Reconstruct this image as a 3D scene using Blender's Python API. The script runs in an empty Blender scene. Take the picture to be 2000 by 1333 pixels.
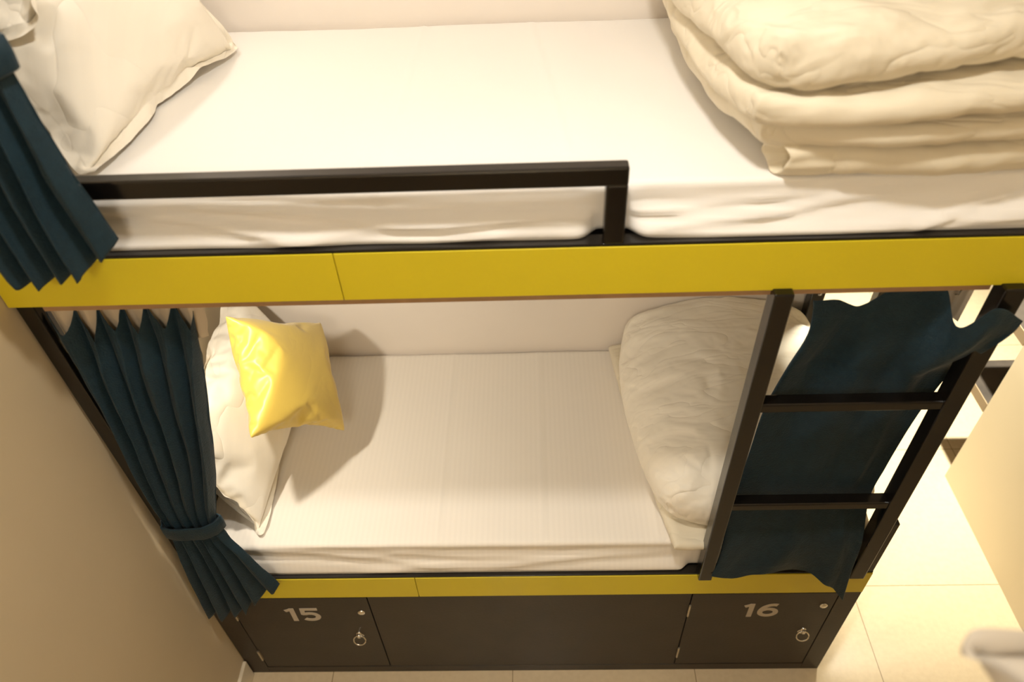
import bpy, bmesh, math, random
from mathutils import Vector, Matrix, noise

# ------------------------------------------------------------------ camera, world, lights, exposure
SC = bpy.context.scene
COL = SC.collection
cam_d = bpy.data.cameras.new('camera'); cam = bpy.data.objects.new('camera', cam_d); COL.objects.link(cam)
FWD = Vector((-0.03153946, 0.72252974, -0.69062004)); UP = Vector((0.02114881, 0.69129152, 0.72226641))
RIGHT = Vector((0.99927873, 0.0081741, -0.03708361))
M = Matrix((( RIGHT.x, UP.x, -FWD.x, 0.97838), (RIGHT.y, UP.y, -FWD.y, -1.03790), (RIGHT.z, UP.z, -FWD.z, 2.50913), (0, 0, 0, 1)))
cam.matrix_world = M
cam_d.sensor_width = 36.0; cam_d.lens = 1459.86 / 2000 * 36
cam_d.clip_start = 0.02
cam_d.dof.use_dof = True; cam_d.dof.focus_distance = 1.85; cam_d.dof.aperture_fstop = 2.4
SC.camera = cam
SC.view_settings.view_transform = 'Standard'; SC.view_settings.look = 'None'
SC.view_settings.gamma = 1.0; SC.view_settings.exposure = 0.38
SC.view_settings.use_curve_mapping = False
SC.render.film_transparent = False
try:
    SC.cycles.max_bounces = 10; SC.cycles.diffuse_bounces = 6; SC.cycles.use_denoising = True
except Exception: pass

W = bpy.data.worlds.new('world'); SC.world = W; W.use_nodes = True
W.node_tree.nodes['Background'].inputs[0].default_value = (1.0, 0.93, 0.80, 1)
W.node_tree.nodes['Background'].inputs[1].default_value = 0.10

def lamp(name, kind, loc, energy, color, size=0.1, size_y=None, rot=(0, 0, 0), spot=None, blend=0.5):
    d = bpy.data.lights.new(name, kind); d.energy = energy; d.color = color
    if kind == 'AREA':
        d.shape = 'RECTANGLE' if size_y else 'DISK'; d.size = size
        if size_y: d.size_y = size_y
    else:
        d.shadow_soft_size = size
    if kind == 'SPOT': d.spot_size = math.radians(spot); d.spot_blend = blend
    o = bpy.data.objects.new(name, d); o.location = loc; o.rotation_euler = rot; COL.objects.link(o)
    return o
WARM = (1.0, 0.80, 0.55)
# two recessed ceiling lamps above the aisle, one at the foot end, one further back, two small bunk reading lamps
CEIL = 3.05
lamp('ceiling_lamp_light', 'AREA', (1.00, -0.30, CEIL - 0.03), 11.5, (1.0, 0.945, 0.85), 0.14)
lamp('ceiling_lamp_light', 'AREA', (0.80, -2.15, CEIL - 0.03), 14, (1.0, 0.945, 0.83), 0.5, 0.5)
lamp('ceiling_lamp_light', 'SPOT', (2.32, 1.25, CEIL - 0.03), 920, (1.0, 0.93, 0.76), 0.06, spot=60, blend=1.0)
lamp('reading_light', 'SPOT', (0.20, 0.12, 1.56), 14.5, (1.0, 0.90, 0.74), 0.02, rot=(math.radians(38), 0, math.radians(-66)), spot=150, blend=0.6)
lamp('reading_light', 'POINT', (0.12, 0.50, 2.50), 4.5, (1.0, 0.93, 0.83), 0.04)

# ------------------------------------------------------------------ materials
def mat(name, col, rough=0.6, metal=0.0, spec=None, sheen=0.0, var=0.0, vscale=6.0, bump=0.0, bscale=60.0, coat=0.0, aniso=None):
    m = bpy.data.materials.new(name); m.use_nodes = True
    nt = m.node_tree; b = nt.nodes['Principled BSDF']
    b.inputs['Base Color'].default_value = (*col, 1); b.inputs['Roughness'].default_value = rough
    b.inputs['Metallic'].default_value = metal
    if spec is not None: b.inputs['Specular IOR Level'].default_value = spec
    if sheen: b.inputs['Sheen Weight'].default_value = sheen
    if coat: b.inputs['Coat Weight'].default_value = coat; b.inputs['Coat Roughness'].default_value = 0.12
    tc = nt.nodes.new('ShaderNodeTexCoord')
    if var:
        n = nt.nodes.new('ShaderNodeTexNoise'); n.inputs['Scale'].default_value = vscale; n.inputs['Detail'].default_value = 6
        nt.links.new(tc.outputs['Object'], n.inputs['Vector'])
        r = nt.nodes.new('ShaderNodeValToRGB')
        r.color_ramp.elements[0].position = 0.3; r.color_ramp.elements[1].position = 0.7
        r.color_ramp.elements[0].color = (*[c * (1 - var) for c in col], 1)
        r.color_ramp.elements[1].color = (*[min(1, c * (1 + var)) for c in col], 1)
        nt.links.new(n.outputs['Fac'], r.inputs['Fac']); nt.links.new(r.outputs['Color'], b.inputs['Base Color'])
    if bump:
        n2 = nt.nodes.new('ShaderNodeTexNoise'); n2.inputs['Scale'].default_value = bscale; n2.inputs['Detail'].default_value = 3
        nt.links.new(tc.outputs['Object'], n2.inputs['Vector'])
        bp = nt.nodes.new('ShaderNodeBump'); bp.inputs['Strength'].default_value = bump; bp.inputs['Distance'].default_value = 0.01
        nt.links.new(n2.outputs['Fac'], bp.inputs['Height']); nt.links.new(bp.outputs['Normal'], b.inputs['Normal'])
    return m

def stripe_cloth(name, col, freq, strength=0.3, axis='X', rough=0.75, dark=0.965):
    m = mat(name, col, rough, sheen=0.15); nt = m.node_tree; b = nt.nodes['Principled BSDF']
    tc = [n for n in nt.nodes if n.type == 'TEX_COORD'][0]
    w = nt.nodes.new('ShaderNodeTexWave'); w.bands_direction = axis; w.inputs['Scale'].default_value = freq
    w.inputs['Distortion'].default_value = 0.25; w.inputs['Detail'].default_value = 1
    nt.links.new(tc.outputs['Object'], w.inputs['Vector'])
    r = nt.nodes.new('ShaderNodeValToRGB'); r.color_ramp.elements[0].position = 0.35; r.color_ramp.elements[1].position = 0.65
    r.color_ramp.elements[0].color = (*[c * dark for c in col], 1); r.color_ramp.elements[1].color = (*col, 1)
    nt.links.new(w.outputs['Fac'], r.inputs['Fac']); nt.links.new(r.outputs['Color'], b.inputs['Base Color'])
    n = nt.nodes.new('ShaderNodeTexNoise'); n.inputs['Scale'].default_value = 9; n.inputs['Detail'].default_value = 5
    nt.links.new(tc.outputs['Object'], n.inputs['Vector'])
    bp = nt.nodes.new('ShaderNodeBump'); bp.inputs['Strength'].default_value = strength; bp.inputs['Distance'].default_value = 0.01
    nt.links.new(n.outputs['Fac'], bp.inputs['Height']); nt.links.new(bp.outputs['Normal'], b.inputs['Normal'])
    return m

MT = {}
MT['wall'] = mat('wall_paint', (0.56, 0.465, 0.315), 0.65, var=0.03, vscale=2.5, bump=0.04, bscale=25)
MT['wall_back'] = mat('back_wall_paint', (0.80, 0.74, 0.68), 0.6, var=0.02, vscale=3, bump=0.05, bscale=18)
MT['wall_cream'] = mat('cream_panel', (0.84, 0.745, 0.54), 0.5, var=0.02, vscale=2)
MT['ceiling'] = mat('ceiling_paint', (0.8, 0.76, 0.7), 0.8)
MT['yellow'] = mat('yellow_laminate', (0.68, 0.56, 0.018), 0.42, var=0.025, vscale=5, bump=0.02, bscale=8)
MT['metal'] = mat('dark_painted_steel', (0.006, 0.0045, 0.0035), 0.20, spec=0.55, var=0.15, vscale=20, bump=0.03, bscale=30)
MT['laminate'] = mat('dark_brown_laminate', (0.032, 0.023, 0.0145), 0.5, var=0.14, vscale=9, bump=0.05, bscale=120)
MT['groove'] = mat('dark_gap', (0.006, 0.005, 0.004), 0.8)
MT['ply'] = mat('raw_board_edge', (0.34, 0.20, 0.10), 0.7, var=0.1, vscale=30)
MT['chrome'] = mat('chrome', (0.75, 0.72, 0.66), 0.18, 1.0)
MT['brass'] = mat('brushed_hinge_steel', (0.55, 0.48, 0.36), 0.35, 0.9)
MT['number'] = mat('number_vinyl', (0.50, 0.44, 0.36), 0.6)
MT['sheet_up'] = mat('white_cotton_sheet', (0.83, 0.81, 0.785), 0.75, sheen=0.15, bump=0.12, bscale=7)
MT['sheet_low'] = stripe_cloth('striped_cotton_sheet', (0.85, 0.80, 0.73), 21, 0.12, dark=0.98)
MT['pillow'] = stripe_cloth('white_pillow_cotton', (0.84, 0.79, 0.69), 12, 0.15, dark=0.985)
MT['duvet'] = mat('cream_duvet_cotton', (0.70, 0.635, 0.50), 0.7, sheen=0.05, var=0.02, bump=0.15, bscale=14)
MT['duvet_low'] = mat('ivory_duvet_cotton', (0.82, 0.76, 0.65), 0.7, sheen=0.1, var=0.02, bump=0.15, bscale=14)
MT['satin'] = mat('yellow_satin', (0.72, 0.53, 0.10), 0.42, spec=0.5, sheen=0.2, bump=0.03, bscale=12)
MT['curtain'] = mat('teal_blue_curtain', (0.006, 0.024, 0.038), 0.6, spec=0.3, sheen=0.06, var=0.14, vscale=60, bump=0.22, bscale=240)
MT['grey_cotton'] = mat('greyish_cotton', (0.48, 0.43, 0.36), 0.8)
MT['tape'] = mat('curtain_heading_tape', (0.55, 0.46, 0.34), 0.8)
MT['grey_wood'] = mat('grey_wood_laminate', (0.055, 0.044, 0.034), 0.5, var=0.3, vscale=14)
MT['beige_edge'] = mat('beige_edge_band', (0.36, 0.27, 0.16), 0.55)
MT['bulb'] = mat('lamp_diffuser', (1, 0.9, 0.7), 0.5)
_b = MT['bulb'].node_tree.nodes['Principled BSDF']
_b.inputs['Emission Color'].default_value = (1, 0.82, 0.58, 1); _b.inputs['Emission Strength'].default_value = 12
MT['skirting'] = mat('cream_skirting_tile', (0.72, 0.64, 0.50), 0.35, var=0.04, vscale=12)

def floor_mat():
    m = mat('polished_cream_tile', (0.62, 0.50, 0.33), 0.07, spec=0.6); nt = m.node_tree; b = nt.nodes['Principled BSDF']
    tc = [n for n in nt.nodes if n.type == 'TEX_COORD'][0]
    mp = nt.nodes.new('ShaderNodeMapping'); mp.inputs['Location'].default_value = (-2.079 + 0.6 * 5, -0.289 + 0.6 * 5, 0)
    nt.links.new(tc.outputs['Object'], mp.inputs['Vector'])
    br = nt.nodes.new('ShaderNodeTexBrick'); br.offset = 0; br.inputs['Scale'].default_value = 1
    br.inputs['Brick Width'].default_value = 0.6; br.inputs['Row Height'].default_value = 0.6
    br.inputs['Mortar Size'].default_value = 0.0013; br.inputs['Mortar Smooth'].default_value = 0.2
    nt.links.new(mp.outputs['Vector'], br.inputs['Vector'])
    n = nt.nodes.new('ShaderNodeTexNoise'); n.inputs['Scale'].default_value = 55; n.inputs['Detail'].default_value = 5
    nt.links.new(tc.outputs['Object'], n.inputs['Vector'])
    n3 = nt.nodes.new('ShaderNodeTexNoise'); n3.inputs['Scale'].default_value = 2.2; n3.inputs['Detail'].default_value = 3
    nt.links.new(tc.outputs['Object'], n3.inputs['Vector'])
    r = nt.nodes.new('ShaderNodeValToRGB'); r.color_ramp.elements[0].position = 0.35; r.color_ramp.elements[1].position = 0.65
    r.color_ramp.elements[0].color = (0.63, 0.515, 0.345, 1); r.color_ramp.elements[1].color = (0.67, 0.555, 0.375, 1)
    nt.links.new(n.outputs['Fac'], r.inputs['Fac'])
    nt.links.new(r.outputs['Color'], br.inputs['Color1']); nt.links.new(r.outputs['Color'], br.inputs['Color2'])
    br.inputs['Mortar'].default_value = (0.22, 0.15, 0.08, 1)
    nt.links.new(br.outputs['Color'], b.inputs['Base Color'])
    return m
MT['floor'] = floor_mat()

# ------------------------------------------------------------------ helpers
def link(name, me, m, parent=None, smooth=False):
    o = bpy.data.objects.new(name, me); COL.objects.link(o)
    if m: me.materials.append(m)
    if smooth:
        for p in me.polygons: p.use_smooth = True
    if parent: o.parent = parent
    return o
def from_bm(name, bm, m, parent=None, smooth=False):
    me = bpy.data.meshes.new(name); bmesh.ops.recalc_face_normals(bm, faces=bm.faces); bm.to_mesh(me); bm.free()
    return link(name, me, m, parent, smooth)
def add_box(bm, x0, x1, y0, y1, z0, z1, bev=0.0):
    b = bmesh.new(); bmesh.ops.create_cube(b, size=1)
    for v in b.verts:
        v.co = Vector(((x0 + x1) / 2 + v.co.x * (x1 - x0), (y0 + y1) / 2 + v.co.y * (y1 - y0), (z0 + z1) / 2 + v.co.z * (z1 - z0)))
    if bev: bmesh.ops.bevel(b, geom=b.edges[:], offset=bev, segments=2, affect='EDGES', profile=0.5)
    me = bpy.data.meshes.new('t'); b.to_mesh(me); b.free(); bm.from_mesh(me); bpy.data.meshes.remove(me)
def box(name, x0, x1, y0, y1, z0, z1, m, parent=None, bev=0.0):
    bm = bmesh.new(); add_box(bm, x0, x1, y0, y1, z0, z1, bev)
    return from_bm(name, bm, m, parent)
def tube(bm, pts, r, seg=10, closed=False):
    pts = [Vector(p) for p in pts]; rings = []; n = len(pts)
    up = Vector((0.13, 0.31, 0.94)).normalized()
    for i, p in enumerate(pts):
        a = pts[(i - 1) % n] if (closed or i > 0) else p; c = pts[(i + 1) % n] if (closed or i < n - 1) else p
        t = (c - a).normalized(); s = t.cross(up).normalized(); w = s.cross(t).normalized()
        rings.append([bm.verts.new(p + (s * math.cos(k * 2 * math.pi / seg) + w * math.sin(k * 2 * math.pi / seg)) * r) for k in range(seg)])
    for i in range(n if closed else n - 1):
        A, B = rings[i], rings[(i + 1) % n]
        for k in range(seg): bm.faces.new((A[k], A[(k + 1) % seg], B[(k + 1) % seg], B[k]))
    if not closed: bm.faces.new(rings[0][::-1]); bm.faces.new(rings[-1])
def disc(bm, c, r, y0, y1, seg=28, dome=0.0):
    # short cylinder along Y with rounded front edge
    prof = [(r * 0.0, y0 - dome), (r * 0.6, y0 - dome * 0.7), (r * 0.9, y0), (r, y0 + (y1 - y0) * 0.25), (r, y1)]
    rings = []
    for pr, y in prof:
        if pr == 0: rings.append([bm.verts.new((c[0], y, c[1]))]); continue
        rings.append([bm.verts.new((c[0] + pr * math.cos(k * 2 * math.pi / seg), y, c[1] + pr * math.sin(k * 2 * math.pi / seg))) for k in range(seg)])
    for A, B in zip(rings, rings[1:]):
        for k in range(seg):
            if len(A) == 1: bm.faces.new((A[0], B[(k + 1) % seg], B[k]))
            else: bm.faces.new((A[k], A[(k + 1) % seg], B[(k + 1) % seg], B[k]))
def thing(name, label, cat, loc=(0, 0, 0), group=None):
    o = bpy.data.objects.new(name, None); COL.objects.link(o); o.location = loc; o.empty_display_size = 0.1
    o['label'] = label; o['category'] = cat
    if group: o['group'] = group
    return o
def tag(o, label, cat, group=None):
    o['label'] = label; o['category'] = cat
    if group: o['group'] = group
    return o
def struct(o): o['kind'] = 'structure'; return o
def lab(o, s): o['label'] = s; return o

# ------------------------------------------------------------------ room
struct(box('floor', -0.02, 4.6, -2.6, 4.2, -0.05, 0.0, MT['floor']))
struct(box('ceiling', -0.02, 4.6, -2.6, 4.2, CEIL, CEIL + 0.05, MT['ceiling']))
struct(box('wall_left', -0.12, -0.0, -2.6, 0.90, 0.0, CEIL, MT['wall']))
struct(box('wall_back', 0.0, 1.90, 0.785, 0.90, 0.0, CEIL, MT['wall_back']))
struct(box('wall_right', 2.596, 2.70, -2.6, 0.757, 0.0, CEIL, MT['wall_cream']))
struct(box('wall_far', -0.12, 4.6, 4.1, 4.2, 0.0, CEIL, MT['wall']))
struct(box('wall_side', 4.5, 4.6, -2.6, 4.1, 0.0, CEIL, MT['wall']))
struct(box('wall_front', -0.12, 4.6, -2.7, -2.6, 0.0, CEIL, MT['wall']))
struct(box('baseboard_left', 0.0, 0.012, -2.6, -0.004, 0.0, 0.10, MT['skirting'], bev=0.003))

# ------------------------------------------------------------------ bunk bed
bed = thing('bunk_bed', 'dark steel bunk bed with yellow side boards, ladder and two numbered lockers', 'bunk bed')
L = 1.88; D = 0.78
Z1, Z2, Z3, Z4 = 0.512, 0.617, 1.630, 1.735
# locker base: carcass, end stiles, centre panel, plinth, doors
bm = bmesh.new()
add_box(bm, 0.004, L - 0.004, 0.020, D - 0.002, 0.0, Z2 - 0.02)
from_bm('base_cabinet', bm, MT['groove'], bed)
bm = bmesh.new(); add_box(bm, 0.002, 0.066, 0.0, 0.02, 0.0, Z1, 0.0012); add_box(bm, 1.8225, L, 0.0, 0.02, 0.0, Z1, 0.0012)
add_box(bm, 0.066, 1.8225, 0.0, 0.02, 0.0, 0.040, 0.0012)
add_box(bm, L - 0.006, L, 0.02, D - 0.002, 0.0, Z1); from_bm('base_frame', bm, MT['laminate'], bed)
box('centre_panel', 0.4785, 1.4065, 0.001, 0.02, 0.042, Z1 - 0.001, MT['laminate'], bed, 0.001)

strokes = [0]
def ribbon(bm, pts, w, y, t=0.0012):
    strokes[0] += 1; y -= 0.00012 * (strokes[0] % 4)

    pts = [Vector((p[0], 0, p[1])) for p in pts]; A = []; n = len(pts)
    for i, p in enumerate(pts):
        a = pts[i - 1] if i else p; c = pts[i + 1] if i < n - 1 else p
        d = (c - a).normalized(); s = Vector((-d.z, 0, d.x)) * w / 2
        if 0 < i < n - 1:
            d0 = (p - a).normalized(); m_ = (d0 + (c - p).normalized()).normalized(); k = max(0.5, m_.dot(d0)); s = Vector((-m_.z, 0, m_.x)) * w / 2 / k
        A.append([bm.verts.new(p + s + Vector((0, y, 0))), bm.verts.new(p - s + Vector((0, y, 0))),
                  bm.verts.new(p - s + Vector((0, y + t, 0))), bm.verts.new(p + s + Vector((0, y + t, 0)))])
    for P, Q in zip(A, A[1:]):
        for k in range(4): bm.faces.new((P[k], P[(k + 1) % 4], Q[(k + 1) % 4], Q[k]))
    bm.faces.new(A[0][::-1]); bm.faces.new(A[-1])
def arc(cx, cz, rx, rz, a0, a1, n=20):
    return [(cx + rx * math.cos(math.radians(a0 + (a1 - a0) * i / n)), cz + rz * math.sin(math.radians(a0 + (a1 - a0) * i / n))) for i in range(n + 1)]
def digit(bm, d, x, z, s):
    w = 0.19 * s
    P = lambda *q: [(x + a * s, z + b * s) for a, b in q]
    if d == '1':
        ribbon(bm, P((0.26, 0), (0.26, 1.0)), w, -0.0008); ribbon(bm, P((0.0, 0.80), (0.20, 0.90), (0.30, 0.915)), w * 0.85, -0.0008)
    if d == '5':
        ribbon(bm, P((0.74, 0.915), (0.14, 0.915)), w * 0.9, -0.0008); ribbon(bm, P((0.165, 0.99), (0.135, 0.50)), w * 0.9, -0.0008)
        ribbon(bm, [(x + a * s, z + b * s) for a, b in [(0.10, 0.56)] + arc(0.38, 0.34, 0.30, 0.25, 118, -140, 26)] , w, -0.0008)
    if d == '6':
        ribbon(bm, [(x + a * s, z + b * s) for a, b in arc(0.42, 0.34, 0.29, 0.25, 0, 360, 36)], w, -0.0008)
        ribbon(bm, [(x + a * s, z + b * s) for a, b in arc(0.56, 0.36, 0.44, 0.55, 72, 178, 18)], w, -0.0008)

def locker_door(x0, x1, word, nx, nz, ns, lx, lz, rx, rz):
    d = box('locker_door', x0, x1, 0.0, 0.018, 0.046, Z1 - 0.004, MT['laminate'], bed, 0.0014)
    bm = bmesh.new(); digit(bm, word[0], nx, nz, ns); digit(bm, word[1], nx + ns * 0.50, nz, ns)
    n = from_bm('door_number', bm, MT['number'], d); lab(n, 'pale number ' + word + ' on the locker door')
    bm = bmesh.new(); disc(bm, (lx, lz), 0.0115, -0.004, 0.001, dome=0.0025); lk = from_bm('door_lock', bm, MT['chrome'], d, True)
    lab(lk, 'round chrome lock')
    bm = bmesh.new()   # swing ring pull: mount, neck and ring hanging from it
    disc(bm, (rx, rz + 0.017), 0.0085, -0.006, 0.001, dome=0.003)
    add_box(bm, rx - 0.005, rx + 0.005, -0.014, -0.004, rz + 0.004, rz + 0.022, 0.002)
    tube(bm, [(rx + 0.0185 * math.cos(t), -0.014 + 0.007 * math.sin(t), rz - 0.006 + 0.0165 * math.sin(t)) for t in [k * 2 * math.pi / 28 for k in range(28)]], 0.0024, 8, True)
    disc(bm, (rx, rz - 0.004), 0.0125, -0.0015, 0.001)
    lab(from_bm('ring_pull', bm, MT['chrome'], d, True), 'chrome ring pull')
    for hz in (0.135, 0.415):
        bm = bmesh.new(); tube(bm, [(x0 - 0.001, -0.003, hz - 0.032), (x0 - 0.001, -0.003, hz + 0.032)], 0.0032, 10)
        add_box(bm, x0, x0 + 0.003, -0.0008, 0.0, hz - 0.030, hz + 0.030)
        lab(from_bm('hinge', bm, MT['brass'], d), 'thin pale metal hinge')
locker_door(0.0685, 0.4755, '15', 0.222, 0.371, 0.078, 0.447, 0.421, 0.4165, 0.272)
locker_door(1.4095, 1.8195, '16', 1.568, 0.371, 0.078, 1.792, 0.436, 1.767, 0.274)

# yellow boards, dark angle on top of them, raw edge below the upper one
def side_board(z0, z1, seam):
    bm = bmesh.new()
    add_box(bm, 0.002, seam - 0.0007, -0.001, 0.017, z0, z1, 0.001); add_box(bm, seam + 0.0007, L, -0.001, 0.017, z0, z1, 0.001)
    return from_bm('side_board', bm, MT['yellow'], bed)
lab(side_board(Z1 + 0.001, Z2, 0.63), 'narrow yellow board above the lockers')
lab(side_board(Z3, Z4, 0.63), 'yellow board along the upper bunk')
lab(box('board_edge_strip', 0.062, L - 0.085, 0.004, 0.017, Z3 - 0.014, Z3, MT['ply'], bed), 'raw brown wood edge under the yellow board')
def platform(z0, z1):
    bm = bmesh.new(); add_box(bm, 0.003, L, 0.0175, D, z0, z1)
    add_box(bm, 0.003, L, 0.001, 0.030, z1, z1 + 0.006, 0.001); add_box(bm, 0.003, 0.03, 0.03, D, z1, z1 + 0.006); add_box(bm, L - 0.03, L, 0.03, D, z1, z1 + 0.006)
    return from_bm('bed_platform', bm, MT['metal'], bed)
platform(Z1 + 0.001, Z2); platform(Z3 + 0.002, Z4)
# posts
def post(x0, x1, y0, y1, z0, z1, name='corner_post'): return box(name, x0, x1, y0, y1, z0, z1, MT['metal'], bed, 0.003)
post(0.006, 0.040, 0.008, 0.044, Z2, Z3 + 0.002)
post(0.002, 0.040, D - 0.042, D - 0.002, Z2, Z3 + 0.002)
post(L - 0.045, L - 0.003, D - 0.042, D - 0.002, Z2, Z3 + 0.002)
# guard rail of the upper bunk
rail = box('guard_rail', 0.012, 1.133, 0.001, 0.028, 1.853, 1.888, MT['metal'], bed, 0.004)
box('rail_post', 1.097, 1.133, 0.001, 0.028, Z4 + 0.004, 1.856, MT['metal'], bed, 0.004)
box('rail_post', 0.012, 0.048, 0.001, 0.028, Z4 + 0.004, 1.856, MT['metal'], bed, 0.004)
# ladder between lower and upper side boards
lad = box('ladder_stile', 1.405, 1.441, -0.020, 0.018, Z2 + 0.004, Z3 + 0.004, MT['metal'], bed, 0.003)
box('ladder_stile', 1.808, 1.848, -0.020, 0.018, Z2 + 0.004, Z3 + 0.004, MT['metal'], bed, 0.003)
for z in (0.962, 1.322):
    box('ladder_rung', 1.438, 1.811, -0.017, 0.014, z - 0.012, z + 0.013, MT['metal'], bed, 0.004)
# low end guard plate at the foot of the lower bunk
bm = bmesh.new(); add_box(bm, 1.858, L, 0.002, 0.045, Z2, 0.852, 0.002); add_box(bm, 1.853, 1.858, 0.004, 0.020, Z2, 0.80, 0.001)
from_bm('end_guard', bm, MT['metal'], bed)
# ------------------------------------------------------------------ soft goods, shaped by cloth simulation before the rest of the scene is built
def cloth_sheet(nx, ny, fn, flange, seam):
    """two layers of cloth joined along a seam, with an optional single flange outside it"""
    f = flange; V = []; base = (nx + 1) * (ny + 1)
    for i in range(nx + 1):
        for j in range(ny + 1):
            x, y, h = fn(i, j); inside = f < i < nx - f and f < j < ny - f
            V.append((x, y, -h - (seam if inside else 0)))
    for i in range(f + 1, nx - f):
        for j in range(f + 1, ny - f):
            x, y, h = fn(i, j); V.append((x, y, h + seam))
    def lo(i, j): return i * (ny + 1) + j
    def hi(i, j): return base + (i - f - 1) * (ny - 2 * f - 1) + (j - f - 1) if (f < i < nx - f and f < j < ny - f) else lo(i, j)
    F = []
    for i in range(nx):
        for j in range(ny):
            F.append((lo(i, j), lo(i, j + 1), lo(i + 1, j + 1), lo(i + 1, j)))
            if f <= i < nx - f and f <= j < ny - f: F.append((hi(i, j), hi(i + 1, j), hi(i + 1, j + 1), hi(i, j + 1)))
    bagv = [lo(i, j) for i in range(f, nx - f + 1) for j in range(f, ny - f + 1)] + list(range(base, len(V)))
    return V, F, bagv
SIM_TOP = [0.0]
COLLIDERS = []
def collider(x0, x1, y0, y1, z0, z1):
    o = box('collider', x0, x1, y0, y1, z0, z1, None); o.modifiers.new('c', 'COLLISION')
    o.collision.thickness_outer = 0.004; o.collision.cloth_friction = 20; COLLIDERS.append(o)
def start_cloth(V, F, bagv, frames, press, shrink, bend, tens, grav, dist):
    me = bpy.data.meshes.new('soft'); me.from_pydata(V, [], F); me.update()
    o = bpy.data.objects.new('soft', me); COL.objects.link(o)
    g = o.vertex_groups.new(name='p'); g.add(bagv, 1, 'REPLACE')
    m = o.modifiers.new('c', 'CLOTH'); s = m.settings
    s.quality = 6; s.mass = 0.15; s.tension_stiffness = tens; s.compression_stiffness = tens; s.shear_stiffness = tens * 0.5; s.bending_stiffness = bend
    s.tension_damping = 5; s.compression_damping = 5; s.shear_damping = 5; s.bending_damping = 0.5; s.air_damping = 2
    s.effector_weights.gravity = grav
    s.use_pressure = True; s.uniform_pressure_force = press; s.vertex_group_pressure = 'p'
    s.shrink_min = -shrink; s.shrink_max = -shrink
    c = m.collision_settings; c.use_collision = True; c.distance_min = dist; c.collision_quality = 4; c.use_self_collision = False; c.friction = 20
    m.point_cache.frame_start = 1; m.point_cache.frame_end = frames
    return o
def settle(objs, frames, thickness=0.004, friction=20):
    SC.frame_start = 1; SC.frame_end = frames
    for f in range(1, frames + 1): SC.frame_set(f)
    dg = bpy.context.evaluated_depsgraph_get(); out = []
    for o in objs:
        e = o.evaluated_get(dg); me = e.to_mesh(); co = [0.0] * (3 * len(me.vertices)); me.vertices.foreach_get('co', co); e.to_mesh_clear()
        out.append(co)
    for o, co in zip(objs, out):
        o.modifiers.clear(); o.vertex_groups.clear(); o.data.vertices.foreach_set('co', co); o.data.update()
        SIM_TOP[0] = max(co[2::3]); o.modifiers.new('c', 'COLLISION'); o.collision.thickness_outer = thickness; o.collision.cloth_friction = friction
    SC.frame_set(1)
def pose(c, ex, ey):
    ex = Vector(ex).normalized(); ey = Vector(ey); ey = (ey - ex * ey.dot(ex)).normalized(); ez = ex.cross(ey)
    return lambda p: tuple(Vector(c) + ex * p[0] + ey * p[1] + ez * p[2])
def sim_pillow(w, h, nx, ny, fl, press, shrink, seed, fr, frames):
    random.seed(seed)
    V, F, bv = cloth_sheet(nx, ny, lambda i, j: ((i / nx - .5) * w, (j / ny - .5) * h, 0.0), fl, 0.004)
    V = [fr((x + random.uniform(-1, 1) * .0008, y + random.uniform(-1, 1) * .0008, z + .004 * noise.noise(Vector((x * 9, y * 9, seed))))) for x, y, z in V]
    return start_cloth(V, F, bv, frames, press, shrink, 0.3, 15, 0.02, 0.004)
def sim_slab(q, z, nx, ny, press, shrink, seed, bend, t, round_=0.14, frames=45, grav=0.03, amp=0.01, wob=0.01):
    """one layer of a folded duvet: a puffy slab with rounded edges over the four-cornered plan q"""
    random.seed(seed)
    if z is None: z = SIM_TOP[0] + t / 2 + 0.008 + amp
    Q = [Vector(p) for p in q]; wx = (Q[1] - Q[0]).length; wy = (Q[3] - Q[0]).length; r = t / 2
    def plan(u, v):
        U = 2 * u - 1; W_ = 2 * v - 1; k = 1 - round_ * (U * U * W_ * W_); u2 = (U * k + 1) / 2; v2 = (W_ * k + 1) / 2
        p = (Q[0] * (1 - u2) + Q[1] * u2) * (1 - v2) + (Q[3] * (1 - u2) + Q[2] * u2) * v2
        p = p + Vector((noise.noise(Vector((u * 4, v * 4, seed))) * wob, noise.noise(Vector((u * 4, v * 4, seed + 9))) * wob))
        return p.x, p.y
    def ax(u, w):
        tot = w + 2 * r * (math.pi / 2 - 1); s = min(u, 1 - u) * tot; a = s / r
        if a < math.pi / 2: p, h = r * (1 - math.cos(a)), math.sin(a)
        else: p, h = s - r * (math.pi / 2 - 1), 1.0
        p /= w
        return (p if u < .5 else 1 - p), h
    def fn(i, j):
        uu, hu = ax(i / nx, wx); vv, hv = ax(j / ny, wy); x, y = plan(uu, vv)
        return x, y, (0 if i in (0, nx) or j in (0, ny) else r * min(hu, hv) ** .9 * (.5 + .5 * max(hu, hv)))
    V, F, bv = cloth_sheet(nx, ny, fn, 0, 0.0)
    V = [(x + random.uniform(-1, 1) * .001, y + random.uniform(-1, 1) * .001, zz + z + amp * noise.noise(Vector((x * 8, y * 8, seed))) + .5 * amp * noise.noise(Vector((x * 20, y * 20, seed)))) for x, y, zz in V]
    o = start_cloth(V, F, bv, frames, press, shrink, bend, 10, grav, 0.003)
    settle([o], frames, 0.003, 30)
    return o
collider(0, 1.9, .02, .8, .6, .729); collider(0, 1.9, .04, .8, 1.6, 1.830); collider(-.1, 0, -.5, .9, 0, 3); collider(0, 1.9, .78, .9, 0, 3)
SOFT = {}
SOFT['lower_pillow'] = sim_pillow(.68, .46, 58, 40, 2, 1.8, .02, 1, pose((.135, .40, .965), (-.05, -1, 0), (-.42, 0, .9)), 45)
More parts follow.
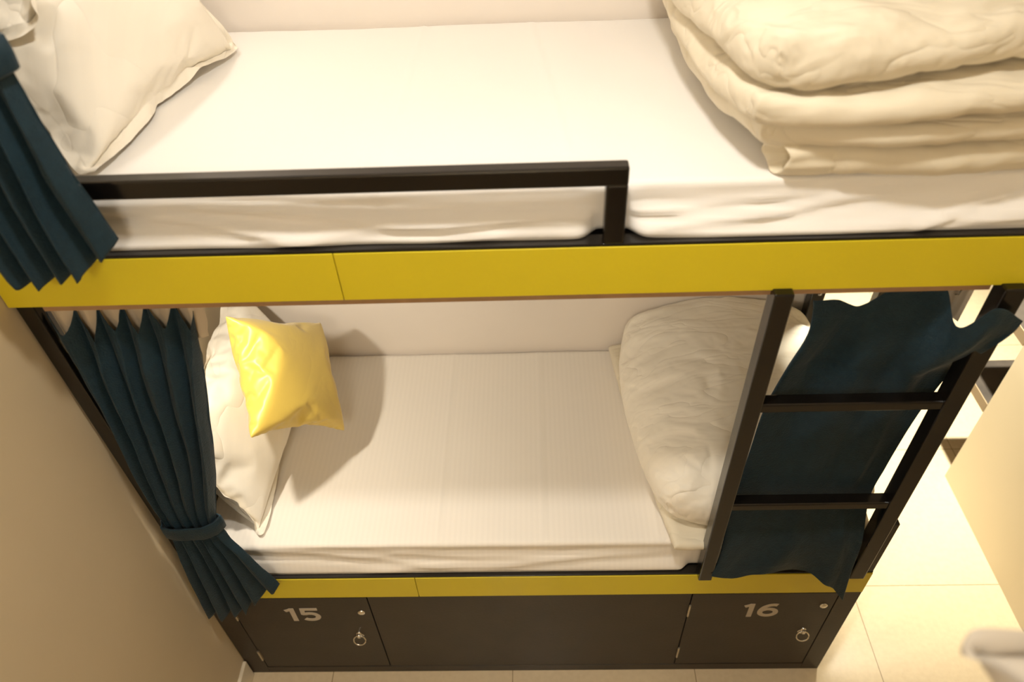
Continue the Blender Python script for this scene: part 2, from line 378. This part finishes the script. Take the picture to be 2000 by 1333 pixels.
SOFT['upper_pillow'] = sim_pillow(.585, .46, 52, 40, 2, 1.8, .03, 7, pose((.142, .405, 2.05), (-.26, -1, 0), (-.5, .12, .85)), 45)
settle([SOFT['lower_pillow'], SOFT['upper_pillow']], 45)
SOFT['cushion'] = sim_pillow(.362, .362, 40, 40, 0, 2.6, 0, 5, pose((.294, .385, 1.068), (.47, .60, -.64), (.23, -.86, -.53)), 30)
settle([SOFT['cushion']], 30)
SOFT['ud_d'] = sim_slab([(1.405, .03), (1.88, .035), (1.88, .70), (1.42, .68)], 1.872, 44, 36, .45, .07, 3, .5, .056)
SOFT['ud_c'] = sim_slab([(1.325, .04), (1.89, .035), (1.89, .76), (1.265, .77)], None, 48, 44, .4, .07, 4, .35, .048)
SOFT['ud_b'] = sim_slab([(1.305, .050), (1.89, .055), (1.89, .77), (1.25, .78)], None, 60, 54, .45, .09, 5, .2, .050)
SOFT['ud_a'] = sim_slab([(1.335, .070), (1.91, .19), (1.91, .80), (1.225, .80)], None, 90, 80, .40, .14, 6, .025, .085, amp=.014)
SOFT['ld_b'] = sim_slab([(1.328, .008), (1.845, .050), (1.845, .76), (1.222, .765)], .77, 40, 46, .4, .05, 13, .3, .03, round_=.04)
SOFT['ld_a'] = sim_slab([(1.305, .085), (1.85, .095), (1.85, .775), (1.262, .775)], None, 76, 84, .65, .13, 14, .03, .17, round_=.12, amp=.014)
for o in COLLIDERS: bpy.data.objects.remove(o)
SOFTM = {}
for k, o in SOFT.items(): SOFTM[k] = o.data; bpy.data.objects.remove(o)
SC.frame_set(1)
def cloth(name, key, m, parent=None, sub=2, xf=None):
    me = SOFTM[key]; me.name = name
    if xf:
        me = me.copy()
        for v in me.vertices: v.co = xf(v.co)
    o = link(name, me, m, parent, True)
    s = o.modifiers.new('smooth', 'SUBSURF'); s.levels = sub; s.render_levels = sub
    return o
def wrinkle_cloth(m, scale=(1, 1, 1), amt=0.5, ns=7.0, rot=0.5, fine=0.15):
    """long soft creases: ridged, stretched noise as bump"""
    nt = m.node_tree; b = nt.nodes['Principled BSDF']
    tc = [n for n in nt.nodes if n.type == 'TEX_COORD'][0]
    mp = nt.nodes.new('ShaderNodeMapping'); mp.inputs['Scale'].default_value = scale; mp.inputs['Rotation'].default_value = (0, 0, rot)
    nt.links.new(tc.outputs['Object'], mp.inputs['Vector'])
    n = nt.nodes.new('ShaderNodeTexNoise'); n.inputs['Scale'].default_value = ns; n.inputs['Detail'].default_value = 2.5; n.inputs['Distortion'].default_value = 0.6
    nt.links.new(mp.outputs['Vector'], n.inputs['Vector'])
    a = nt.nodes.new('ShaderNodeMath'); a.operation = 'SUBTRACT'; a.inputs[1].default_value = 0.5; nt.links.new(n.outputs['Fac'], a.inputs[0])
    c = nt.nodes.new('ShaderNodeMath'); c.operation = 'ABSOLUTE'; nt.links.new(a.outputs[0], c.inputs[0])
    d = nt.nodes.new('ShaderNodeMath'); d.operation = 'POWER'; d.inputs[1].default_value = 0.6; nt.links.new(c.outputs[0], d.inputs[0])
    bp = nt.nodes.new('ShaderNodeBump'); bp.inputs['Strength'].default_value = amt; bp.inputs['Distance'].default_value = 0.02
    nt.links.new(d.outputs[0], bp.inputs['Height'])
    old = b.inputs['Normal'].links[0].from_socket if b.inputs['Normal'].links else None
    if old: nt.links.new(old, bp.inputs['Normal'])
    nt.links.new(bp.outputs['Normal'], b.inputs['Normal'])
wrinkle_cloth(MT['duvet'], (0.7, 2.2, 1.4), 0.55, 5.5, 0.5)
wrinkle_cloth(MT['duvet_low'], (0.8, 2.4, 1.4), 0.45, 5.0, 0.25)
wrinkle_cloth(MT['pillow'], (1.6, 0.7, 0.7), 0.8, 2.8, 0.5)
wrinkle_cloth(MT['satin'], (1, 1, 2.2), 0.07, 6, 0.4)

# ------------------------------------------------------------------ mattresses in fitted sheets
def fbm(x, y, z, o=3):
    s = 0; a = 1
    for _ in range(o): s += a * noise.noise(Vector((x, y, z))); x *= 2.03; y *= 2.03; a *= 0.5
    return s
def mattress(name, x0, x1, y0, y1, zt, zb, m, seed, creases, amp, r=0.014, nx=230, ny=100, slope=0.0, pinch=(), ridges=()):
    H = zt - zb; Wx = x1 - x0; Wy = y1 - y0; side = r * math.pi / 2 + (H - r)
    bm = bmesh.new(); G = []
    def samples(w, n):   # dense on the sides
        ns = max(9, int(n * 0.13)); a = [-side + r + side * k / ns for k in range(ns)]
        return [r + (t - r) for t in a] + [r + (w - 2 * r) * k / n for k in range(n + 1)] + [w - t for t in a[::-1]]
    us, vs = samples(Wx, nx), samples(Wy, ny)
    for u in us:
        row = []
        for v in vs:
            cu = min(max(u, r), Wx - r); cv = min(max(v, r), Wy - r)
            eu, ev = u - cu, v - cv; e = max(abs(eu), abs(ev)); L2 = math.hypot(eu, ev)
            if e < 1e-9: out = Vector((0, 0)); off = 0; dz = 0; nrm = Vector((0, 0, 1)); dep = 0
            else:
                out = Vector((eu, ev)) / L2
                if e < r * math.pi / 2:
                    t = e / r; off = r * math.sin(t); dz = -r * (1 - math.cos(t)); nrm = Vector((out.x * math.sin(t), out.y * math.sin(t), math.cos(t))); dep = -dz
                else:
                    off = r; dz = -r - (e - r * math.pi / 2); nrm = Vector((out.x, out.y, 0)); dep = -dz
            px, py = x0 + cu + out.x * off, y0 + cv + out.y * off; z = zt + dz
            k = min(1, dep / (r * 1.3))
            along = px if abs(ev) >= abs(eu) else py * 1.7 + 5
            # slanting folds on the sides, gathered and bulging towards the tucked bottom
            sl = dep * 80 + along * 3.4 + 1.9 * fbm(along * 1.1, dep * 7, seed)
            fold = (1 - abs(math.sin(sl * 0.75))) ** 1.9
            dside = amp * (1.5 * fold * (0.15 + dep / H) + 0.55 * fbm(along * 2.3, dep * 26, seed + 3) + 0.35 * math.sin(min(1, dep / H) * math.pi))
            dtop = 0.0022 * fbm(px * 3.1, py * 3.1, seed + 7) + 0.0008 * fbm(px * 11, py * 5, seed + 1)
            for cx, sl2 in creases:
                d = px - cx - sl2 * (py - 0.4); dtop += 0.0018 * math.exp(-(d / 0.005) ** 2) - 0.0006 * math.exp(-((d - 0.012) / 0.008) ** 2)
            if ev < 0 and ridges:
                q_ = min(1, dep / H); dside *= 0.6
                for ra, sa, rb, sb, ha, wa in ridges:
                    tt = (px - ra) / (rb - ra)
                    if -0.15 < tt < 1.1:
                        fade = min(1, (tt + 0.15) / 0.25) * min(1, (1.1 - tt) / 0.3); sc = sa + (sb - sa) * tt + 0.03 * math.sin(tt * 7 + ra * 9)
                        dd = (q_ - sc) / wa; dside += ha * fade * (math.exp(-dd * dd) - 0.5 * math.exp(-((dd - 1.6) / 0.8) ** 2) - 0.35 * math.exp(-((dd + 1.6) / 0.9) ** 2))
            d = dtop * (1 - k) + dside * k
            if z <= zb + 0.001: d *= 0.4
            if ev < 0 and dep > 0:      # the front side leans outwards to the tuck, pinched where posts stand
                q_ = min(1, dep / H); g = slope * q_ ** 2.2 - 0.009 * math.sin(math.pi * min(1, q_ * 1.35))
                for pc, pw in pinch: g *= 1 - math.exp(-(max(0, abs(px - pc) - pw) / 0.022) ** 2)
                py -= g * min(1, -ev / 0.02)
                for pc, pw in pinch: d *= 1 - 0.8 * math.exp(-(max(0, abs(px - pc) - pw) / 0.012) ** 2)
            P_ = Vector((px, py, max(z, zb))) + nrm * d
            if slope: P_.y = max(P_.y, 0.006 + 0.3 * max(0, 0.02 - d))
            row.append(bm.verts.new(P_))
        G.append(row)
    for i in range(len(us) - 1):
        for j in range(len(vs) - 1): bm.faces.new((G[i][j], G[i + 1][j], G[i + 1][j + 1], G[i][j + 1]))
    edge = [G[i][0] for i in range(len(us))] + [G[-1][j] for j in range(1, len(vs))] + [G[i][-1] for i in range(len(us) - 2, -1, -1)] + [G[0][j] for j in range(len(vs) - 2, 0, -1)]
    c = bm.verts.new(((x0 + x1) / 2, (y0 + y1) / 2, zb))
    for a, b in zip(edge, edge[1:] + edge[:1]): bm.faces.new((a, c, b))
    return from_bm(name, bm, m, None, True)
tag(mattress('mattress', 0.034, 1.862, 0.046, 0.775, 1.830, Z4 + 0.007, MT['sheet_up'], 2.0, [(0.72, 0.02), (1.02, -0.10)], 0.013, slope=0.030, pinch=((1.115, 0.022), (0.03, 0.022)), ridges=[(0.20, 0.22, 0.62, 0.95, 0.010, 0.10), (0.24, 0.18, 0.80, 0.62, 0.010, 0.10), (0.70, 0.62, 1.10, 0.66, 0.009, 0.10), (0.75, 0.95, 1.09, 0.82, 0.008, 0.07), (1.14, 0.92, 1.55, 0.42, 0.008, 0.09), (1.13, 0.55, 1.42, 0.68, 0.006, 0.07), (1.45, 0.95, 1.86, 0.70, 0.008, 0.09), (1.62, 0.95, 1.84, 0.15, 0.007, 0.08)]),
    'white sheeted mattress on the upper bunk behind the guard rail', 'mattress')
tag(mattress('mattress', 0.050, 1.846, 0.032, 0.775, 0.727, Z2 + 0.007, MT['sheet_low'], 9.0, [(0.70, 0.0), (0.99, 0.0), (1.28, -0.06)], 0.0065, slope=0.022, pinch=((1.62, 0.23),), ridges=[(0.20, 0.15, 0.75, 0.75, 0.006, 0.12), (0.55, 0.35, 1.05, 0.55, 0.006, 0.12), (0.85, 0.75, 1.35, 0.40, 0.006, 0.10)]),
    'striped white sheeted mattress on the lower bunk', 'mattress')

# ------------------------------------------------------------------ pillows, cushion, duvets
tag(cloth('pillow', 'upper_pillow', MT['pillow']), 'white flanged pillow leaning on the left wall of the upper bunk', 'pillow')
tag(cloth('pillow', 'lower_pillow', MT['pillow']), 'white pillow leaning on the wall behind the yellow cushion in the lower bunk', 'pillow')
tag(cloth('throw_cushion', 'cushion', MT['satin']), 'shiny yellow satin cushion propped against the lower white pillow', 'cushion')
dv = thing('folded_duvet', 'thick cream duvet folded in layers at the foot of the upper bunk', 'duvet', (1.6, 0.4, 1.832))
def fold(key, m, parent):
    o = cloth('duvet_fold', key, m, parent); o.location = -Vector(parent.location); return o
for k in ('ud_d', 'ud_c', 'ud_b', 'ud_a'): fold(k, MT['duvet'], dv)
def rolled_end(x0, yc, zc):      # open end of the rolled bottom layer
    prof = [(0.155, 0.020), (0.120, 0.029), (0.080, 0.033), (0.040, 0.034), (0.015, 0.0335), (0.004, 0.0325), (0.0, 0.030), (0.003, 0.0275), (0.012, 0.025), (0.028, 0.021), (0.045, 0.014), (0.055, 0.006)]
    bm = bmesh.new(); n = 40; R_ = []
    for dx, r in prof:
        rg = []
        for k in range(n):
            t = 2 * math.pi * k / n; q = 1 + 0.07 * math.sin(3 * t + dx * 30) + 0.05 * math.sin(7 * t + 2 + dx * 20)
            rg.append(bm.verts.new((x0 + dx - 0.012 * math.cos(t) + 0.003 * math.sin(5 * t), yc + r * q * 1.05 * math.cos(t), zc + r * q * 0.98 * math.sin(t))))
        R_.append(rg)
    for A, B in zip(R_, R_[1:]):
        for k in range(n): bm.faces.new((A[k], A[(k + 1) % n], B[(k + 1) % n], B[k]))
    bm.faces.new(R_[0][::-1]); bm.faces.new(R_[-1])
    o = from_bm('rolled_edge', bm, MT['duvet'], dv, True); o.location = -Vector(dv.location)
    m = o.modifiers.new('smooth', 'SUBSURF'); m.levels = 1; m.render_levels = 2
rolled_end(1.378, 0.068, 1.866)
dv2 = thing('folded_duvet', 'puffy ivory duvet folded at the foot of the lower bunk beside the ladder', 'duvet', (1.55, 0.4, 0.728))
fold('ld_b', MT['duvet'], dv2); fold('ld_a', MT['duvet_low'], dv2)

# ------------------------------------------------------------------ curtains
def cr(p0, p1, p2, p3, t):
    return 0.5 * ((2 * p1) + (p2 - p0) * t + (2 * p0 - 5 * p1 + 4 * p2 - p3) * t * t + (3 * p1 - p0 - 3 * p2 + p3) * t ** 3)
def spline(pts, t):
    n = len(pts) - 1; x = min(max(t, 0), 1) * n; i = min(int(x), n - 1); f = x - i
    P = lambda k: pts[min(max(k, 0), n)]
    return cr(P(i - 1), P(i), P(i + 1), P(i + 2), f)
def curtain_surface(net, pleat, nu, nv, vmax=1.0, yoff=0.0, topz=None, vpos=None):
    net = [[Vector(p) for p in r] for r in net]
    bm = bmesh.new(); G = []
    for j in range(nv + 1):
        v = vmax * j / nv; row = []
        for i in range(nu + 1):
            u = i / nu
            p = spline([spline(r, u) for r in net], v)
            dx, dy, dz = pleat(u, v)
            p = p + Vector((dx, dy + yoff, dz))
            row.append(bm.verts.new(p))
        G.append(row)
    for j in range(nv):
        for i in range(nu): bm.faces.new((G[j][i], G[j][i + 1], G[j + 1][i + 1], G[j + 1][i]))
    return bm
def pleats(n, amp_v, seed, dip=0.0, sharp=0.65, hem=0.0, xw=0.004):
    rnd = random.Random(seed); ph = [rnd.uniform(-0.22, 0.22) for _ in range(n + 3)]; am = [rnd.uniform(0.75, 1.15) for _ in range(n + 3)]
    def f(u, v):
        w = u + 0.018 * math.sin(v * 5 + u * 9 + seed) + 0.006 * math.sin(v * 17 + u * 23)
        x = min(max(w, 0), 1) * n; i = int(x); t = x - i
        k = am[i] * (1 - abs(t - 0.5 - ph[i] * 0.5) * 2 * 0.9) if False else am[i] * math.sin(math.pi * t) ** sharp
        a = spline(amp_v, v); fine = 0.0018 * fbm(u * 14, v * 4, seed) + 0.0012 * fbm(u * 30, v * 9, seed + 4)
        dz = -dip * k * max(0, 1 - v * 8) - hem * k * max(0, (v - 0.9) * 10)
        return (xw * math.sin(2 * math.pi * t) * am[i] + fine, -a * k + fine, dz)
    return f
def curtain(label, net, pl, nu, nv, thick=0.0014):
    o = from_bm('curtain', curtain_surface(net, pl, nu, nv), MT['curtain'], None, True)
    s = o.modifiers.new('thick', 'SOLIDIFY'); s.thickness = thick; s.offset = 0
    tag(o, label, 'curtain'); return o
def tieback(parent, cx, cy, cz, rx, ry, h, tilt):
    bm = bmesh.new(); n = 56; A = []
    for k in range(n):
        t = 2 * math.pi * k / n; c, s = math.cos(t), math.sin(t)
        q = 1 + 0.035 * math.sin(5 * t + 1) + 0.02 * math.sin(9 * t)
        x, y = rx * q * math.copysign(abs(c) ** 0.85, c), ry * q * math.copysign(abs(s) ** 0.85, s)
        z = tilt * x - 0.006 * max(0, -s)
        A.append([bm.verts.new((cx + x * f, cy + y * f, cz + z + dz)) for f, dz in ((0.97, -h / 2), (1.02, -h * 0.42), (1.035, 0), (1.02, h * 0.42), (0.97, h / 2))])
    for k in range(n):
        P, Q = A[k], A[(k + 1) % n]
        for i in range(4): bm.faces.new((P[i], Q[i], Q[i + 1], P[i + 1]))
    o = from_bm('tieback', bm, MT['curtain'], parent, True)
    s = o.modifiers.new('thick', 'SOLIDIFY'); s.thickness = 0.003
    return o
def row(z, xl, xr, y, zr=None, curve=0.0, yr=None):
    zr = z if zr is None else zr
    yr = y if yr is None else yr
    return [(xl + (xr - xl) * k / 4, y + (yr - y) * min(1, k / 2) - curve * math.sin(math.pi * k / 4), z + (zr - z) * k / 4) for k in range(5)]
# lower curtain at the head end
netA = [row(1.604, 0.044, 0.318, 0.030, yr=0.058), row(1.49, 0.043, 0.302, 0.026, yr=0.047), row(1.40, 0.042, 0.286, 0.022, yr=0.036), row(1.30, 0.041, 0.265, 0.018, yr=.026), row(1.20, 0.040, 0.247, 0.012, yr=.018),
        row(1.10, 0.036, 0.222, 0.004, yr=.010), row(1.00, 0.034, 0.194, -0.002), row(0.92, 0.040, 0.176, -0.008, 0.925), row(0.85, 0.040, 0.190, -0.010, 0.87),
        [(0.030, -0.010, 0.76), (0.075, -0.010, 0.765), (0.118, -0.010, 0.77), (0.168, -0.010, 0.785), (0.218, -0.010, 0.80)],
        [(0.018, -0.010, 0.62), (0.066, -0.011, 0.62), (0.118, -0.011, 0.63), (0.178, -0.011, 0.66), (0.242, -0.010, 0.715)],
        [(0.008, -0.012, 0.47), (0.052, -0.013, 0.47), (0.118, -0.013, 0.492), (0.184, -0.012, 0.565), (0.266, -0.010, 0.640)]]
cA = curtain('dark teal curtain tied back at the head of the lower bunk', netA,
             pleats(6, [0.030, 0.032, 0.033, 0.033, 0.031, 0.027, 0.020, 0.013, 0.018, 0.025, 0.028, 0.030], 3, dip=0.066, sharp=0.6, hem=0.006), 190, 120)
tieback(cA, 0.110, -0.012, 0.915, 0.077, 0.026, 0.050, 0.12)
tp = curtain_surface([row(1.608, 0.046, 0.332, 0.036, yr=0.064), row(1.50, 0.046, 0.324, 0.036, yr=0.058)], pleats(6, [0.012, 0.012], 3, sharp=0.6), 120, 6)
tpo = from_bm('heading_tape', tp, MT['tape'], cA, True); lab(tpo, 'pale beige heading tape')
for k in range(8):
    x = 0.052 + 0.258 * k / 7; bm = bmesh.new()
    tube(bm, [(x, 0.050, 1.580), (x + 0.002, 0.044, 1.585), (x + 0.003, 0.042, 1.600), (x + 0.003, 0.046, 1.612), (x, 0.052, 1.618), (x - 0.002, 0.056, 1.612)], 0.0013, 6)
    lab(from_bm('curtain_hook', bm, MT['chrome'], cA, True), 'small metal curtain hook')
# upper curtain at the head end, hanging in front of the yellow board
netB = [row(2.96, 0.01, 0.37, -0.040), row(2.70, 0.02, 0.345, -0.040), row(2.45, 0.03, 0.318, -0.040), row(2.26, 0.045, 0.292, -0.040), row(2.13, 0.055, 0.268, -0.040),
        row(2.06, 0.052, 0.266, -0.040), row(1.97, 0.048, 0.272, -0.038),
        [(0.044, -0.036, 1.88), (0.100, -0.036, 1.87), (0.155, -0.036, 1.87), (0.215, -0.036, 1.885), (0.280, -0.036, 1.90)],
        [(0.048, -0.034, 1.800), (0.100, -0.034, 1.735), (0.155, -0.034, 1.735), (0.222, -0.034, 1.755), (0.291, -0.030, 1.800)]]
cB = curtain('dark teal curtain tied back at the head of the upper bunk, over the yellow board', netB,
             pleats(6, [0.040, 0.038, 0.034, 0.028, 0.020, 0.026, 0.034, 0.038, 0.038], 8, sharp=0.7, hem=0.008), 200, 110)
tieback(cB, 0.163, -0.052, 2.115, 0.112, 0.034, 0.052, 0.05)
# curtain behind the ladder
netC = [[(1.503, .040, 1.567), (1.55, .046, 1.568), (1.600, .050, 1.542), (1.65, .042, 1.600), (1.730, .030, 1.604), (1.757, -.012, 1.545), (1.788, -.038, 1.614), (1.848, -.042, 1.578)],
        [(1.512, .042, 1.52), (1.56, .05, 1.52), (1.605, .055, 1.50), (1.655, .05, 1.53), (1.73, .03, 1.53), (1.765, -.018, 1.50), (1.800, -.036, 1.545), (1.843, -.040, 1.545)],
        [(1.512, .040, 1.47), (1.56, .05, 1.46), (1.61, .055, 1.45), (1.66, .050, 1.46), (1.72, .03, 1.46), (1.755, .006, 1.44), (1.785, -.012, 1.45), (1.822, -.030, 1.490)],
        [(1.492, .045, 1.36), (1.54, .055, 1.36), (1.60, .060, 1.36), (1.65, .055, 1.36), (1.705, .045, 1.36), (1.745, .040, 1.35), (1.785, .038, 1.35), (1.832, .036, 1.37)],
        [(1.474, .045, 1.24), (1.53, .052, 1.24), (1.59, .056, 1.24), (1.645, .054, 1.24), (1.70, .050, 1.24), (1.735, .045, 1.24), (1.775, .042, 1.24), (1.812, .040, 1.24)],
        [(1.463, .034, 1.05), (1.52, .036, 1.05), (1.58, .038, 1.05), (1.635, .038, 1.05), (1.685, .036, 1.05), (1.725, .034, 1.05), (1.755, .034, 1.05), (1.795, .034, 1.05)],
        [(1.452, .030, .93), (1.51, .031, .93), (1.57, .032, .93), (1.63, .032, .93), (1.685, .031, .93), (1.725, .030, .93), (1.75, .030, .93), (1.790, .029, .93)],
        [(1.450, .004, .80), (1.51, .002, .80), (1.57, .004, .80), (1.63, .002, .80), (1.69, .000, .80), (1.735, -.002, .80), (1.765, -.006, .80), (1.797, -.010, .80)],
        [(1.446, -.010, .715), (1.50, -.012, .70), (1.56, -.014, .71), (1.62, -.014, .72), (1.69, -.014, .71), (1.745, -.014, .69), (1.775, -.020, .68), (1.798, -.026, .68)],
        [(1.434, -.024, .655), (1.49, -.022, .634), (1.555, -.018, .662), (1.62, -.016, .672), (1.69, -.018, .664), (1.742, -.024, .625), (1.778, -.032, .585), (1.806, -.040, .550)]]
def pleatC(u, v):
    a = 0.5 + 0.5 * math.sin(u * 17 + v * 2.4 + 0.6 * math.sin(v * 6)); b = fbm(u * 3, v * 2.2, 4.4); c = fbm(u * 9, v * 7, 1.2)
    e = math.sin(math.pi * min(1, max(0, u))) ** 0.5
    w = 1.0 - 0.75 * math.exp(-((v - 0.655) / 0.12) ** 2)
    deep = max(0, 1 - abs(v - 0.32) / 0.24); b2 = 0.5 + 0.5 * math.sin(u * 11 + 1.2 + v * 3)
    return (0.004 * b, deep * e * (0.022 - 0.016 * b2) + (-(0.013 + 0.016 * max(0, 1 - abs(v - 0.3) / 0.25)) * a * e * w + 0.004 * b * w + 0.002 * c), 0.003 * b if v > .9 else 0)
cC = curtain('dark teal curtain hanging loose behind the ladder of the lower bunk', netC, pleatC, 120, 150)
for x, y in ((1.515, 0.048), (1.640, 0.046), (1.70, 0.046), (1.765, 0.04)):
    bm = bmesh.new()
    tube(bm, [(x, y, 1.575), (x + 0.002, y - 0.006, 1.580), (x + 0.003, y - 0.008, 1.600), (x + 0.003, y - 0.004, 1.612), (x, y + 0.003, 1.617), (x - 0.002, y + 0.006, 1.610)], 0.0014, 6)
    lab(from_bm('curtain_hook', bm, MT['chrome'], cC, True), 'small metal curtain hook')
tp = curtain_surface([[(1.70, .060, 1.618), (1.76, .058, 1.616), (1.80, .050, 1.612)], [(1.71, .062, 1.52), (1.76, .060, 1.51), (1.80, .052, 1.50)]], lambda u, v: (0, -0.006 * math.sin(u * 14), 0), 24, 6)
lab(from_bm('heading_tape', tp, MT['tape'], cC, True), 'pale beige heading tape')
# ------------------------------------------------------------------ shelf unit beyond the cream panel, neighbouring post, ceiling lamps
sh = thing('shelf_unit', 'two stacked grey wood shelves with beige edges beyond the cream wall panel', 'shelf', (2.6, 0.87, 0))
def shelf(x0, x1, y0, y1, z, t=0.042):
    o = box('shelf_board', x0, x1, y0, y1, z - t, z, MT['grey_wood'], sh, 0.0); o.location = (-2.6, -0.87, 0)
    e = box('edge_band', x0 - 0.003, x0, y0, y1, z - t, z, MT['beige_edge'], o)
    return o
shelf(2.603, 3.05, 0.765, 0.985, 0.42); shelf(2.603, 3.05, 0.765, 0.985, 0.755)
o = box('shelf_side', 3.05, 3.07, 0.765, 0.985, 0.0, 0.80, MT['wall_cream'], sh); o.location = (-2.6, -0.87, 0)
def ceiling_lamp(x, y, s, label):
    t = thing('ceiling_lamp', label, 'ceiling lamp', (x, y, CEIL), 'recessed ceiling lamps')
    bm = bmesh.new(); h = s / 2 + 0.02
    add_box(bm, -h, h, -h, -s / 2, -0.02, 0); add_box(bm, -h, h, s / 2, h, -0.02, 0)
    add_box(bm, -h, -s / 2, -s / 2, s / 2, -0.02, 0); add_box(bm, s / 2, h, -s / 2, s / 2, -0.02, 0)
    from_bm('lamp_frame', bm, MT['ceiling'], t)
    box('diffuser', -s / 2, s / 2, -s / 2, s / 2, -0.010, -0.004, MT['bulb'], t)
ceiling_lamp(0.80, -2.15, 0.42, 'recessed square ceiling lamp above the aisle in front of the bunk')
ceiling_lamp(2.32, 1.25, 0.16, 'recessed small square ceiling lamp beyond the foot of the bunk')
# bunk on the camera's side: only its pillow reaches into view
ob = thing('opposite_bunk', 'dark steel frame of the upper bunk on the near side of the aisle', 'bunk bed', (1.9, -1.25, 0))
def opart(n, *a, **k):
    o = box(n, *a, MT['metal'], ob, 0.003); o.location = (-1.9, 1.25, 0); return o
opart('bed_platform', 1.22, 2.59, -1.68, -0.785, 1.60, 1.66)
for x in (1.23, 2.54): opart('corner_post', x, x + 0.04, -0.845, -0.805, 0.0, 1.60)
for x in (1.23, 2.54): opart('corner_post', x, x + 0.04, -1.675, -1.635, 0.0, 1.60)
tag(mattress('mattress', 1.24, 2.57, -1.66, -0.80, 1.76, 1.661, MT['sheet_up'], 5.0, [], 0.004, nx=50, ny=40), 'white mattress on the near side bunk under the blurred pillow', 'mattress')
ctr = Vector((0.13, 0.39, 0.92)); ex = Vector((-0.05, -1, 0)).normalized(); ey = Vector((-0.42, 0, 0.9)); ey = (ey - ex * ey.dot(ex)).normalized(); ez = ex.cross(ey)
R0 = Matrix((ex, ey, ez)); R1 = Matrix.Rotation(math.radians(8), 3, 'Z')
XF = lambda p: R1 @ (R0 @ (Vector(p) - ctr)) + Vector((1.690, -0.905, 1.862))
o = cloth('pillow', 'lower_pillow', None, None, 2, XF)
o.data.materials.clear(); o.data.materials.append(MT['grey_cotton'])
tag(o, 'blurred greyish pillow corner at the bottom right, on the near side bunk', 'pillow')
mp_ = tag(box('metal_post', 2.155, 2.195, 0.93, 0.97, 0.0, CEIL, MT['metal'], None, 0.003), 'dark square steel post standing beyond the foot of the bunk, behind the hanging curtain', 'post')
